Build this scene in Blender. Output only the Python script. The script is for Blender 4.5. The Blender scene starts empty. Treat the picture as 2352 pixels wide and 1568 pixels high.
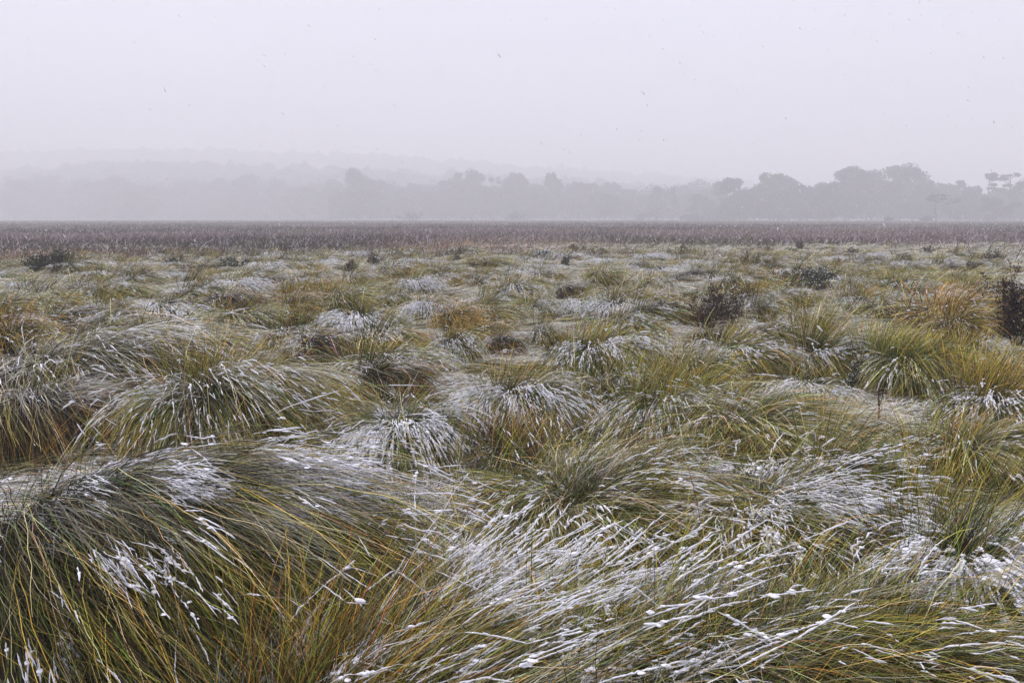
import bpy, math
import numpy as np
from mathutils import Matrix, Vector

R_ = math.radians
scene = bpy.context.scene
col = scene.collection

# ------------------------------------------------------------------ camera
W0, H0, F0 = 2352.0, 1568.0, 1846.0          # the frame in which places are read, and its focal length
EYE = 1.6
PITCH = math.atan((784 - 500) / F0)
cd = bpy.data.cameras.new("camera")
cam = bpy.data.objects.new("camera", cd)
col.objects.link(cam)
cam.location = (0, 0, EYE)
cam.rotation_euler = (math.pi / 2 - PITCH, 0, 0)
cd.sensor_width = 36
cd.lens = 36 * F0 / W0
cd.clip_start, cd.clip_end = 0.05, 5000
scene.camera = cam

# ------------------------------------------------------------------ sky
SUN_EL, SUN_AZ = R_(50), R_(-35)
world = bpy.data.worlds.new("World")
scene.world = world
world.use_nodes = True
nt = world.node_tree
nt.nodes.clear()
o_ = nt.nodes.new("ShaderNodeOutputWorld")
bg = nt.nodes.new("ShaderNodeBackground")
sky = nt.nodes.new("ShaderNodeTexSky")
sky.sky_type = 'NISHITA'
sky.sun_disc = False
sky.sun_elevation = SUN_EL
sky.sun_rotation = SUN_AZ
sky.dust_density = 3.0
hs = nt.nodes.new("ShaderNodeHueSaturation")
hs.inputs["Saturation"].default_value = 0.2
mx = nt.nodes.new("ShaderNodeMix")
mx.data_type = 'RGBA'
mx.inputs[0].default_value = 0.82
mx.inputs[7].default_value = (9.7, 9.6, 11.5, 1)      # the grey lid of snow cloud
nt.links.new(sky.outputs[0], hs.inputs["Color"])
nt.links.new(hs.outputs[0], mx.inputs[6])
tcw = nt.nodes.new("ShaderNodeTexCoord")
sxw = nt.nodes.new("ShaderNodeSeparateXYZ")
mrw = nt.nodes.new("ShaderNodeMapRange")              # cloud deck: thin overhead, thick towards the horizon
mrw.inputs[1].default_value, mrw.inputs[2].default_value = 0.0, 1.0
mrw.inputs[3].default_value, mrw.inputs[4].default_value = 0.74, 1.45
vmw = nt.nodes.new("ShaderNodeVectorMath"); vmw.operation = 'SCALE'
nt.links.new(tcw.outputs["Generated"], sxw.inputs[0])
nt.links.new(sxw.outputs[2], mrw.inputs[0])
nt.links.new(mx.outputs[2], vmw.inputs[0])
mpw = nt.nodes.new("ShaderNodeMapping"); mpw.inputs["Scale"].default_value = (1.5, 1.5, 9.0)
nzw = nt.nodes.new("ShaderNodeTexNoise"); nzw.inputs["Scale"].default_value = 1.6; nzw.inputs["Detail"].default_value = 3
mbw = nt.nodes.new("ShaderNodeMapRange"); mbw.inputs[3].default_value = 0.88; mbw.inputs[4].default_value = 1.12
mmw = nt.nodes.new("ShaderNodeMath"); mmw.operation = 'MULTIPLY'
nt.links.new(tcw.outputs["Generated"], mpw.inputs[0]); nt.links.new(mpw.outputs[0], nzw.inputs["Vector"])
nt.links.new(nzw.outputs["Fac"], mbw.inputs[0]); nt.links.new(mbw.outputs[0], mmw.inputs[0]); nt.links.new(mrw.outputs[0], mmw.inputs[1])
nt.links.new(mmw.outputs[0], vmw.inputs["Scale"])
nt.links.new(vmw.outputs[0], bg.inputs[0])
bg.inputs[1].default_value = 0.114
nt.links.new(bg.outputs[0], o_.inputs[0])

sd = bpy.data.lights.new("sun", 'SUN')
sd.energy = 2.0
sd.angle = R_(10)
sd.color = (1.0, 0.97, 0.93)
sun = bpy.data.objects.new("sun", sd)
col.objects.link(sun)
# light comes through the cloud from beyond the moor, high on the left
sdir = Vector((math.sin(SUN_AZ) * math.cos(SUN_EL), math.cos(SUN_AZ) * math.cos(SUN_EL), math.sin(SUN_EL)))
sun.rotation_euler = sdir.to_track_quat('Z', 'Y').to_euler()
sun.location = sdir * 40

scene.view_settings.view_transform = 'Standard'
scene.view_settings.look = 'None'
scene.view_settings.exposure = 0.0
scene.view_settings.gamma = 1.0
scene.render.engine = 'CYCLES'
scene.cycles.max_bounces = 8
scene.cycles.diffuse_bounces = 3
scene.cycles.volume_bounces = 3
scene.cycles.use_denoising = True
scene.cycles.denoising_prefilter = 'ACCURATE'

# ------------------------------------------------------------------ helpers
def at(px, py, z=0.0):
    """the point at height z seen at a place of the 2352 x 1568 frame"""
    dx, dy = (px - W0 / 2) / F0, -(py - H0 / 2) / F0
    c, s = math.cos(PITCH), math.sin(PITCH)
    d = Vector((dx, c + dy * s, dy * c - s))
    k = (z - EYE) / d.z
    return Vector((d.x * k, d.y * k, z))

def hash3(i, seed):
    h = (i[..., 0] * 374761393 + i[..., 1] * 668265263 + i[..., 2] * 1274126177 + seed * 974711) & 0xFFFFFFFF
    h = ((h ^ (h >> 13)) * 1274126177) & 0xFFFFFFFF
    h = ((h ^ (h >> 16)) * 2246822519) & 0xFFFFFFFF
    return (h ^ (h >> 15)).astype(np.float64) / 4294967295.0

def noise(p, seed=0):
    p = np.asarray(p, float)
    if p.shape[-1] == 2:
        p = np.concatenate([p, np.zeros(p.shape[:-1] + (1,))], -1)
    i = np.floor(p).astype(np.int64)
    f = p - i
    f = f * f * (3 - 2 * f)
    out = 0
    for a in (0, 1):
        for b in (0, 1):
            for c in (0, 1):
                w = (f[..., 0] if a else 1 - f[..., 0]) * (f[..., 1] if b else 1 - f[..., 1]) * (f[..., 2] if c else 1 - f[..., 2])
                out = out + w * hash3(i + np.array([a, b, c]), seed)
    return out

def fbm(p, seed=0, n=3):
    p = np.asarray(p, float)
    v, a, t = 0, 1.0, 0
    for k in range(n):
        v = v + a * noise(p * 2 ** k, seed + k * 17)
        t += a
        a *= 0.5
    return v / t

def sstep(a, b, x):
    t = np.clip((x - a) / (b - a), 0, 1)
    return t * t * (3 - 2 * t)

def make_mesh(name, V, F, mat, colr=None, smooth=False):
    """V (n,3); F list of int arrays (m,k)"""
    me = bpy.data.meshes.new(name)
    V = np.ascontiguousarray(V, np.float32).reshape(-1, 3)
    F = [np.asarray(f, np.int32) for f in F if len(f)]
    me.vertices.add(len(V))
    me.vertices.foreach_set("co", V.ravel())
    nl = sum(f.size for f in F)
    nf = sum(len(f) for f in F)
    me.loops.add(nl)
    me.loops.foreach_set("vertex_index", np.concatenate([f.ravel() for f in F]))
    me.polygons.add(nf)
    st, k = [], 0
    for f in F:
        st.append(k + np.arange(len(f), dtype=np.int32) * f.shape[1])
        k += f.size
    me.polygons.foreach_set("loop_start", np.concatenate(st).astype(np.int32))
    me.update(calc_edges=True)
    me.validate()
    if colr is not None:
        a = me.color_attributes.new("Col", 'FLOAT_COLOR', 'POINT')
        c = np.ones((len(V), 4), np.float32)
        c[:, :3] = np.asarray(colr, np.float32).reshape(-1, 3)
        a.data.foreach_set("color", c.ravel())
    me.polygons.foreach_set("use_smooth", np.full(nf, smooth, bool))
    me.materials.append(mat)
    return me

def link(name, data, parent=None, loc=None):
    o = bpy.data.objects.new(name, data)
    col.objects.link(o)
    if parent is not None:
        o.parent = parent
    if loc is not None:
        o.location = loc
    return o

def tag(o, label=None, cat=None, group=None, kind=None):
    if label: o["label"] = label
    if cat: o["category"] = cat
    if group: o["group"] = group
    if kind: o["kind"] = kind
    return o

def norm(v):
    return v / np.maximum(np.linalg.norm(v, axis=-1, keepdims=True), 1e-9)

def ribbons(P, w, rng, flat=0.8):
    """P (n,m,3) paths, w (n,m) widths -> verts (n*m*2,3), quads"""
    n, m, _ = P.shape
    T = norm(np.gradient(P, axis=1))
    N0 = np.array([0, 0, 1.0]) + flat * rng.normal(size=(n, 1, 3))
    S = norm(np.cross(T, np.broadcast_to(N0, T.shape)))
    V = np.stack([P - S * w[..., None] / 2, P + S * w[..., None] / 2], 2)
    idx = np.arange(n * m * 2).reshape(n, m, 2)
    Q = np.stack([idx[:, :-1, 0], idx[:, :-1, 1], idx[:, 1:, 1], idx[:, 1:, 0]], -1).reshape(-1, 4)
    return V.reshape(-1, 3), Q

def tubes(P, r, k=4, jit=0.0, rng=None):
    n, m, _ = P.shape
    T = norm(np.gradient(P, axis=1))
    ref = np.where(np.abs(T[..., 2:3]) > 0.9, np.array([1.0, 0, 0]), np.array([0, 0, 1.0]))
    S = norm(np.cross(T, ref))
    U = np.cross(S, T)
    a = np.arange(k) * 2 * math.pi / k
    rr = r[..., None] * np.ones(k)
    if jit:
        rr = rr * (1 + jit * rng.uniform(-1, 1, size=(n, m, k)))
    V = P[:, :, None, :] + (S[:, :, None, :] * np.cos(a)[:, None] + U[:, :, None, :] * np.sin(a)[:, None]) * rr[..., None]
    idx = np.arange(n * m * k).reshape(n, m, k)
    nx = np.roll(idx, -1, 2)
    Q = np.stack([idx[:, :-1], nx[:, :-1], nx[:, 1:], idx[:, 1:]], -1).reshape(-1, 4)
    return V.reshape(-1, 3), Q

def ico():
    t = (1 + 5 ** .5) / 2
    v = norm(np.array([[-1, t, 0], [1, t, 0], [-1, -t, 0], [1, -t, 0], [0, -1, t], [0, 1, t], [0, -1, -t], [0, 1, -t],
                       [t, 0, -1], [t, 0, 1], [-t, 0, -1], [-t, 0, 1]], float))
    f = np.array([[0, 11, 5], [0, 5, 1], [0, 1, 7], [0, 7, 10], [0, 10, 11], [1, 5, 9], [5, 11, 4], [11, 10, 2], [10, 7, 6],
                  [7, 1, 8], [3, 9, 4], [3, 4, 2], [3, 2, 6], [3, 6, 8], [3, 8, 9], [4, 9, 5], [2, 4, 11], [6, 2, 10], [8, 6, 7], [9, 8, 1]])
    return v, f
ICO_V, ICO_F = ico()
def ico2():
    v, f = list(map(tuple, ICO_V)), []
    cache = {}
    def mid(a, b):
        k = (min(a, b), max(a, b))
        if k not in cache:
            p = norm(np.array(v[a]) + np.array(v[b]))
            v.append(tuple(p)); cache[k] = len(v) - 1
        return cache[k]
    for a, b, c in ICO_F:
        x, y, z = mid(a, b), mid(b, c), mid(c, a)
        f += [(a, x, z), (b, y, x), (c, z, y), (x, y, z)]
    return np.array(v), np.array(f)
ICO2_V, ICO2_F = ico2()

def lumps(C, size, rng, squash=0.7, jit=0.25, fine=False, turn=None):
    """irregular little lumps at C (n,3) of size (n,) or (n,3)"""
    bv, bf = (ICO2_V, ICO2_F) if fine else (ICO_V, ICO_F)
    n = len(C)
    size = np.asarray(size, float)
    if size.ndim == 1:
        size = np.stack([size, size, size * squash], -1)
    a = rng.uniform(0, 2 * math.pi, n) if turn is None else turn
    B = bv[None] * (1 + jit * rng.uniform(-1, 1, size=(n, len(bv), 1))) * size[:, None, :]
    x = B[..., 0] * np.cos(a)[:, None] - B[..., 1] * np.sin(a)[:, None]
    y = B[..., 0] * np.sin(a)[:, None] + B[..., 1] * np.cos(a)[:, None]
    V = np.stack([x, y, B[..., 2]], -1) + C[:, None, :]
    F = bf[None] + (np.arange(n) * len(bv))[:, None, None]
    return V.reshape(-1, 3), F.reshape(-1, 3)

class Acc:
    def __init__(s): s.V, s.F, s.C, s.n = [], [], [], 0
    def add(s, VF, c=None):
        V, F = VF
        s.V.append(V); s.F += [f + s.n for f in (F if isinstance(F, list) else [F])]
        if c is not None: s.C.append(np.broadcast_to(c, V.shape).reshape(-1, 3))
        s.n += len(V)
    def mesh(s, name, mat, smooth=False):
        by = {}
        for f in s.F: by.setdefault(f.shape[1], []).append(f)
        return make_mesh(name, np.concatenate(s.V), [np.concatenate(x) for x in by.values()], mat,
                         np.concatenate(s.C) if s.C else None, smooth)

# ------------------------------------------------------------------ materials
def principled(name):
    m = bpy.data.materials.new(name)
    m.use_nodes = True
    return m, m.node_tree, m.node_tree.nodes["Principled BSDF"]

def leaf_material(name, rough=0.6, spec=0.22, scale=60.0, amount=0.35):
    m, t, b = principled(name)
    at_ = t.nodes.new("ShaderNodeAttribute"); at_.attribute_name = "Col"
    tc = t.nodes.new("ShaderNodeTexCoord")
    nz = t.nodes.new("ShaderNodeTexNoise"); nz.inputs["Scale"].default_value = scale; nz.inputs["Detail"].default_value = 2
    mr = t.nodes.new("ShaderNodeMapRange"); mr.inputs[3].default_value = 1 - amount; mr.inputs[4].default_value = 1 + amount
    vm = t.nodes.new("ShaderNodeVectorMath"); vm.operation = 'SCALE'
    t.links.new(tc.outputs["Object"], nz.inputs["Vector"])
    t.links.new(nz.outputs["Fac"], mr.inputs[0])
    t.links.new(at_.outputs["Color"], vm.inputs[0])
    t.links.new(mr.outputs[0], vm.inputs["Scale"])
    t.links.new(vm.outputs[0], b.inputs["Base Color"])
    b.inputs["Roughness"].default_value = rough
    b.inputs["Specular IOR Level"].default_value = spec
    return m

M_LEAF = leaf_material("sedge_leaf")
M_TWIG = leaf_material("woody_twig", 0.8, 0.2, 20)
M_TREE = leaf_material("tree_leaf", 0.7, 0.2, 0.8, 0.3)

M_SNOW, t, b = principled("fresh_snow")
tc = t.nodes.new("ShaderNodeTexCoord")
nz = t.nodes.new("ShaderNodeTexNoise"); nz.inputs["Scale"].default_value = 180; nz.inputs["Detail"].default_value = 3
cr = t.nodes.new("ShaderNodeValToRGB")
cr.color_ramp.elements[0].position, cr.color_ramp.elements[0].color = 0.3, (0.66, 0.66, 0.70, 1)
cr.color_ramp.elements[1].position, cr.color_ramp.elements[1].color = 0.6, (0.84, 0.84, 0.87, 1)
bp = t.nodes.new("ShaderNodeBump"); bp.inputs["Strength"].default_value = 0.5; bp.inputs["Distance"].default_value = 0.004
t.links.new(tc.outputs["Object"], nz.inputs["Vector"]); t.links.new(nz.outputs["Fac"], cr.inputs[0])
t.links.new(cr.outputs[0], b.inputs["Base Color"]); t.links.new(nz.outputs["Fac"], bp.inputs["Height"])
t.links.new(bp.outputs[0], b.inputs["Normal"])
b.inputs["Roughness"].default_value = 0.75

M_FLAKE = bpy.data.materials.new("snow_flake")
M_FLAKE.use_nodes = True
t = M_FLAKE.node_tree
t.nodes.clear()
oo = t.nodes.new("ShaderNodeOutputMaterial"); ms = t.nodes.new("ShaderNodeMixShader"); ms.inputs[0].default_value = 0.6
df = t.nodes.new("ShaderNodeBsdfDiffuse"); df.inputs[0].default_value = (.92, .92, .94, 1)
tl_ = t.nodes.new("ShaderNodeBsdfTranslucent"); tl_.inputs[0].default_value = (.95, .95, .97, 1)
t.links.new(df.outputs[0], ms.inputs[1]); t.links.new(tl_.outputs[0], ms.inputs[2]); t.links.new(ms.outputs[0], oo.inputs[0])

def noise_material(name, c0, c1, scale, rough=0.95):
    m, t, b = principled(name)
    tc = t.nodes.new("ShaderNodeTexCoord")
    nz = t.nodes.new("ShaderNodeTexNoise"); nz.inputs["Scale"].default_value = scale; nz.inputs["Detail"].default_value = 5
    cr = t.nodes.new("ShaderNodeValToRGB")
    cr.color_ramp.elements[0].position, cr.color_ramp.elements[0].color = 0.35, (*c0, 1)
    cr.color_ramp.elements[1].position, cr.color_ramp.elements[1].color = 0.65, (*c1, 1)
    t.links.new(tc.outputs["Object"], nz.inputs["Vector"]); t.links.new(nz.outputs["Fac"], cr.inputs[0])
    t.links.new(cr.outputs[0], b.inputs["Base Color"])
    b.inputs["Roughness"].default_value = rough
    return m
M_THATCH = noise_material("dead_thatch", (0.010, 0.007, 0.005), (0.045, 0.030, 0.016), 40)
M_BARK = noise_material("gum_bark", (0.05, 0.045, 0.04), (0.11, 0.10, 0.09), 3)
M_HILL = noise_material("wooded_hill", (0.03, 0.04, 0.03), (0.07, 0.08, 0.06), 0.05)

# moor ground: peat and litter with snow lying in patches; heath litter farther out
M_GROUND, t, b = principled("moor_ground")
geo = t.nodes.new("ShaderNodeNewGeometry")
n1 = t.nodes.new("ShaderNodeTexNoise"); n1.inputs["Scale"].default_value = 2.2; n1.inputs["Detail"].default_value = 8; n1.inputs["Roughness"].default_value = 0.7
n2 = t.nodes.new("ShaderNodeTexNoise"); n2.inputs["Scale"].default_value = 25; n2.inputs["Detail"].default_value = 4
cr = t.nodes.new("ShaderNodeValToRGB")
cr.color_ramp.elements[0].position, cr.color_ramp.elements[0].color = 0.50, (0, 0, 0, 1)
cr.color_ramp.elements[1].position, cr.color_ramp.elements[1].color = 0.62, (1, 1, 1, 1)
cl = t.nodes.new("ShaderNodeValToRGB")
cl.color_ramp.elements[0].color = (0.05, 0.035, 0.02, 1); cl.color_ramp.elements[1].color = (0.16, 0.14, 0.085, 1)
sx = t.nodes.new("ShaderNodeSeparateXYZ")
mr = t.nodes.new("ShaderNodeMapRange"); mr.inputs[1].default_value = 36; mr.inputs[2].default_value = 46
ch = t.nodes.new("ShaderNodeValToRGB")
ch.color_ramp.elements[0].color = (0.045, 0.032, 0.032, 1); ch.color_ramp.elements[1].color = (0.10, 0.075, 0.07, 1)
m1 = t.nodes.new("ShaderNodeMix"); m1.data_type = 'RGBA'
m2 = t.nodes.new("ShaderNodeMix"); m2.data_type = 'RGBA'; m1.inputs[7].default_value = (0.74, 0.74, 0.77, 1)
for n in (n1, n2): t.links.new(geo.outputs["Position"], n.inputs["Vector"])
t.links.new(n1.outputs["Fac"], cr.inputs[0]); t.links.new(n2.outputs["Fac"], cl.inputs[0]); t.links.new(n2.outputs["Fac"], ch.inputs[0])
t.links.new(cr.outputs[0], m1.inputs[0]); t.links.new(cl.outputs[0], m1.inputs[6])
t.links.new(geo.outputs["Position"], sx.inputs[0]); t.links.new(sx.outputs[1], mr.inputs[0])
t.links.new(mr.outputs[0], m2.inputs[0]); t.links.new(m1.outputs[2], m2.inputs[6]); t.links.new(ch.outputs[0], m2.inputs[7])
t.links.new(m2.outputs[2], b.inputs["Base Color"])
b.inputs["Roughness"].default_value = 0.9
n3 = t.nodes.new("ShaderNodeTexNoise"); n3.inputs["Scale"].default_value = 30; n3.inputs["Detail"].default_value = 6
bp = t.nodes.new("ShaderNodeBump"); bp.inputs["Strength"].default_value = 0.9; bp.inputs["Distance"].default_value = 0.05
t.links.new(geo.outputs["Position"], n3.inputs["Vector"]); t.links.new(n3.outputs["Fac"], bp.inputs["Height"]); t.links.new(bp.outputs[0], b.inputs["Normal"])

# ------------------------------------------------------------------ ground and hills
def ground_z(x, y):
    x, y = np.asarray(x, float), np.asarray(y, float)
    p = np.stack([x, y], -1)
    d = np.hypot(x, y)
    a = 0.02 + 0.15 * sstep(5, 12, d) * (1 - sstep(36, 50, d))
    z = (fbm(p * np.array([0.55, 0.85]), 5, 3) - 0.5) * 2 * a
    return z

def warp(n, lo, hi, near):
    u = np.linspace(-1, 1, n)
    s = np.sinh(u * 4.2) / math.sinh(4.2)
    return np.where(s < 0, -s * lo, s * hi) + near * u * 0

gx = np.concatenate([-np.geomspace(1080, 22, 40), np.linspace(-21.5, 21.5, 260), np.geomspace(22, 1480, 42)])
gy = np.concatenate([-np.geomspace(280, 2, 24), np.linspace(-1.5, 45, 280), np.geomspace(46, 1480, 64)])
X, Y = np.meshgrid(gx, gy)
Z = ground_z(X, Y)
idx = np.arange(X.size).reshape(X.shape)
Q = np.stack([idx[:-1, :-1], idx[:-1, 1:], idx[1:, 1:], idx[1:, :-1]], -1).reshape(-1, 4)
tag(link("ground", make_mesh("ground", np.stack([X, Y, Z], -1), [Q], M_GROUND, None, True)), kind="structure")

def ridge(name, dist, pxs, hs_, depth, seed, bump):
    """a wooded ridge: skyline px heights above the horizon, at a distance"""
    x = np.linspace(-1250, 1250, 620)
    pxx = 1176 + x / dist * F0
    h = np.interp(pxx, pxs, hs_) / F0 * dist
    v = np.linspace(0, 1, 26)
    XX, VV = np.meshgrid(x, v)
    prof = np.sin(np.clip(VV, 0, 1) * math.pi * 0.5)
    YY = dist - depth * (1 - VV) + 10 * (fbm(np.stack([XX * 0.01, VV * 3], -1), seed) - 0.5)
    ZZ = h[None] * prof - 1.0
    q = np.stack([XX, VV * depth], -1)
    ZZ = ZZ + bump * (fbm(q * 0.10, seed + 3, 2) ** 1.5 * 1.4 + 0.6 * noise(q * 0.35, seed + 5) - 0.6) * sstep(0, 0.15, VV)
    # back slope so that it is a body
    X2 = np.concatenate([XX, XX[-1:]]); Y2 = np.concatenate([YY, YY[-1:] + depth * 0.3]); Z2 = np.concatenate([ZZ, ZZ[-1:] * 0 - 1])
    idx = np.arange(X2.size).reshape(X2.shape)
    Q = np.stack([idx[:-1, :-1], idx[:-1, 1:], idx[1:, 1:], idx[1:, :-1]], -1).reshape(-1, 4)
    tag(link(name, make_mesh(name, np.stack([X2, Y2, Z2], -1), [Q], M_HILL, None, False)), kind="structure")

ridge("hills", 810, [-900, 0, 400, 800, 1200, 1500, 1700, 2000, 3200], [80, 98, 118, 104, 86, 64, 46, 24, 14], 200, 11, 10)
ridge("hills", 1150, [-900, 0, 500, 900, 1300, 1700, 2352, 3400], [120, 138, 146, 130, 104, 74, 42, 30], 240, 31, 12)

# ------------------------------------------------------------------ sedge leaves
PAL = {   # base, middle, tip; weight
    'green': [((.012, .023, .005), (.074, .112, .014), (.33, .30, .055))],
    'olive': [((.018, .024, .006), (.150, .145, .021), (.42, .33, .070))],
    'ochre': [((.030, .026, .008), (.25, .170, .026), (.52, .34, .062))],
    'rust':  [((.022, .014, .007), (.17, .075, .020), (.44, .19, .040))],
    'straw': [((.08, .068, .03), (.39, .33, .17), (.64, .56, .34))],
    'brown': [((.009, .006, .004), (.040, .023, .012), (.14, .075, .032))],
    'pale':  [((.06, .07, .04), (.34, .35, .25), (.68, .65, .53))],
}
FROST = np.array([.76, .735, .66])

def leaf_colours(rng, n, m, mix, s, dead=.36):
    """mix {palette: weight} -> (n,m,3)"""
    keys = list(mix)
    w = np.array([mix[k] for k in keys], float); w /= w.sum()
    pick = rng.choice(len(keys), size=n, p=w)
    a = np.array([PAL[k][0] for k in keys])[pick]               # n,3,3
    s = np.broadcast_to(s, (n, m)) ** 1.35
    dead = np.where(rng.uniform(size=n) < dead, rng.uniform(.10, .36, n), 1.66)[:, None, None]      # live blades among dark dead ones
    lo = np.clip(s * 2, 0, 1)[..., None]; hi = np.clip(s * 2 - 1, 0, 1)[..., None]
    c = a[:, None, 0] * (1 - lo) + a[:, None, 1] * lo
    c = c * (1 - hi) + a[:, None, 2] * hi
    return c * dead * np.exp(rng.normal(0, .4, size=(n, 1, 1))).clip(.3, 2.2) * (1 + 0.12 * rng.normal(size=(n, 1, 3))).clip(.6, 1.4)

def arcs(rng, root, phi, th0, th1, L, m, bend=0.9, phw=0.0, kw=0.0, wob=0.012):
    """paths that leave the root at elevation th0 and end at th1, turning towards azimuth phw"""
    n = len(root)
    s = (np.arange(m - 1) + 0.5) / (m - 1)
    th = th0[:, None] + (th1 - th0)[:, None] * s[None] ** bend
    ph = phi[:, None] + np.broadcast_to(kw, (n,))[:, None] * np.sin(phw - phi)[:, None] * s[None] + \
        rng.normal(size=(n, 1)) * 0.25 * (s[None] - 0.3) * (wob > 0)
    kj = rng.integers(int(m * .4), m, n)                        # some blades are snapped
    th = th - (np.arange(m - 1)[None] >= kj[:, None]) * (rng.uniform(size=(n, 1)) < .22) * rng.uniform(-.5, 1.2, (n, 1))
    st = L[:, None] / (m - 1)
    D = np.stack([np.cos(ph) * np.cos(th), np.sin(ph) * np.cos(th), np.sin(th)], -1) * st[..., None]
    P = np.concatenate([root[:, None], root[:, None] + np.cumsum(D, 1)], 1)
    P[:, 1:] += rng.normal(size=(n, m - 1, 3)) * wob * 0.35
    return P

def resample(P, a, bq, k):
    """k points on each path between parameters a and b (arrays n)"""
    n, m, _ = P.shape
    u = (a[:, None] + (bq - a)[:, None] * np.linspace(0, 1, k)[None]) * (m - 1)
    i = np.clip(u.astype(int), 0, m - 2)
    f = (u - i)[..., None]
    r = np.arange(n)[:, None]
    return P[r, i] * (1 - f) + P[r, i + 1] * f

def outer_mask(P, tol=0.05, cell=0.035):
    """which points lie on top of the pile"""
    xy = np.floor(P[..., :2] / cell).astype(int)
    mn = xy.reshape(-1, 2).min(0)
    xy = xy - mn
    sh = xy.reshape(-1, 2).max(0) + 1
    g = np.full(sh, -9.0)
    np.maximum.at(g, (xy[..., 0].ravel(), xy[..., 1].ravel()), P[..., 2].ravel())
    return P[..., 2] > g[xy[..., 0], xy[..., 1]] - tol

def snow_on(rng, P, top, n_tubes, thr, seed, rad, freq=7.0, offset=(0, 0, 0), side=None, fine=5, srange=(0.3, 0.98), grain=False, lnmul=1.0, pads=0):
    """snow clinging in lumpy runs to the upper leaves"""
    n, m, _ = P.shape
    k = rng.integers(0, n, n_tubes)
    s0 = rng.uniform(*srange, n_tubes)
    ln = rng.uniform(0.025, 0.11, n_tubes) * lnmul
    i = np.clip(np.round(s0 * (m - 1)).astype(int), 0, m - 1)
    pm = P[k, i]
    q = pm + np.array(offset)
    v = fbm(q * freq, seed, 2)
    ok = top[k, i]
    score = v
    if side is not None:
        score = score + side(pm)
    dd = norm(P[k, np.minimum(i + 1, m - 1)] - P[k, np.maximum(i - 1, 0)])
    ok &= (score > thr) & (dd[:, 2] < .5)
    k, s0, ln, v = k[ok], s0[ok], ln[ok], score[ok]
    if len(k) == 0:
        return None
    pts = resample(P[k], np.clip(s0 - ln / 2, 0, 1), np.clip(s0 + ln / 2, 0, 1), fine)
    t_ = np.linspace(0, 1, fine)[None]
    prof = np.minimum(1, np.minimum(t_, 1 - t_) * 5 + .12)
    r = rad * rng.uniform(0.6, 1.2, (len(k), 1)) * (1 + 0.5 * np.clip(v - thr, 0, .16) / .16)[:, None] * prof
    u_ = rng.uniform(size=r.shape)
    r = r * (0.30 + 0.95 * (.6 * u_ + .4 * np.roll(u_, 1, 1)))
    pts[..., 2] += r * 0.6
    pts = pts + rng.normal(size=pts.shape) * r[..., None] * np.array([.4, .4, .2])
    out = tubes(pts, r, 5, 0.25, rng)
    if pads:
        q = np.argsort(-v + rng.normal(size=len(v)) * .05)[:pads]
        d = pts[q, -1] - pts[q, 0]
        c = pts[q, fine // 2] + rng.normal(size=(len(q), 3)) * .004
        sz = np.stack([rng.uniform(2.5, 8, len(q)), rng.uniform(1.8, 4.6, len(q)), rng.uniform(.8, 1.6, len(q))], -1) * rad * rng.uniform(.6, 1.3, (len(q), 1))
        b = lumps(c, sz, rng, jit=.28, fine=True, turn=np.arctan2(d[:, 1], d[:, 0]))
        V = np.concatenate([out[0], b[0]])
        return (V, [out[1], b[1] + len(out[0])]), pts, r
    return out, pts, r

WIND = R_(-12)

def tussock_paths(rng, p, n, m):
    R, H = p['R'], p['H']
    nl = p.get('locks', 80)
    ph_c, ph_s = p.get('fan', (None, None))
    if ph_c is None:
        lphi = rng.uniform(0, 2 * math.pi, nl)
    else:
        lphi = rng.normal(ph_c, ph_s, nl)
    lth0 = R_(p.get('th0', 55)) + rng.normal(size=nl) * R_(p.get('th0s', 14))
    lth1 = -R_(p.get('th1', 55)) + rng.normal(size=nl) * R_(14)
    lL = rng.uniform(0.75, 1.2, nl)
    lk = rng.integers(0, nl, n)
    free = rng.uniform(size=n) < 0.25
    phi = lphi[lk] + rng.normal(size=n) * np.where(free, 0.45, 0.09)
    th0 = lth0[lk] + rng.normal(size=n) * np.where(free, 0.22, 0.06)
    th1 = lth1[lk] + rng.normal(size=n) * np.where(free, 0.25, 0.10)
    stray = rng.uniform(size=n) < p.get('stray', .09)
    phi = phi + stray * rng.normal(size=n) * .9
    th0 = th0 + stray * rng.normal(size=n) * .35
    wd = p.get('phw', WIND)
    kw = p.get('wind', 0.5)
    c = np.cos(phi - wd)
    L = R * 1.22 * lL[lk] * rng.uniform(0.8, 1.12, n) * (1 + 0.28 * kw * c)
    th1 = th1 * (1 - 0.25 * kw * c)
    rr = R * p.get('rootr', 0.2) * np.sqrt(rng.uniform(size=n))
    ra = rng.uniform(0, 2 * math.pi, n)
    ex = p.get('stretch', 1.0)
    # roots lean to the side to which the leaf goes
    ry = p.get('rooty', 1.0)
    drop = p.get('drop', 0.0) * np.clip(-np.sin(ra), 0, 1) * rr / (R * p.get('rootr', .2))
    root = np.stack([rr * np.cos(ra) * ex + 0.10 * R * np.cos(phi), rr * np.sin(ra) * ry + 0.10 * R * np.sin(phi) * ry,
                     H * (p.get('rootz', 0.55) - 0.25 * (rr / (R * p.get('rootr', 0.2) + 1e-6)) ** 2 - drop)], -1)
    P = arcs(rng, root, phi, th0, th1, L, m, 0.85, wd, kw)
    # settle on the ground
    zmin = 0.015 + 0.05 * rng.uniform(size=(n, 1))
    P[..., 2] = np.where(P[..., 2] < zmin, zmin, P[..., 2])
    return P

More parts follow.
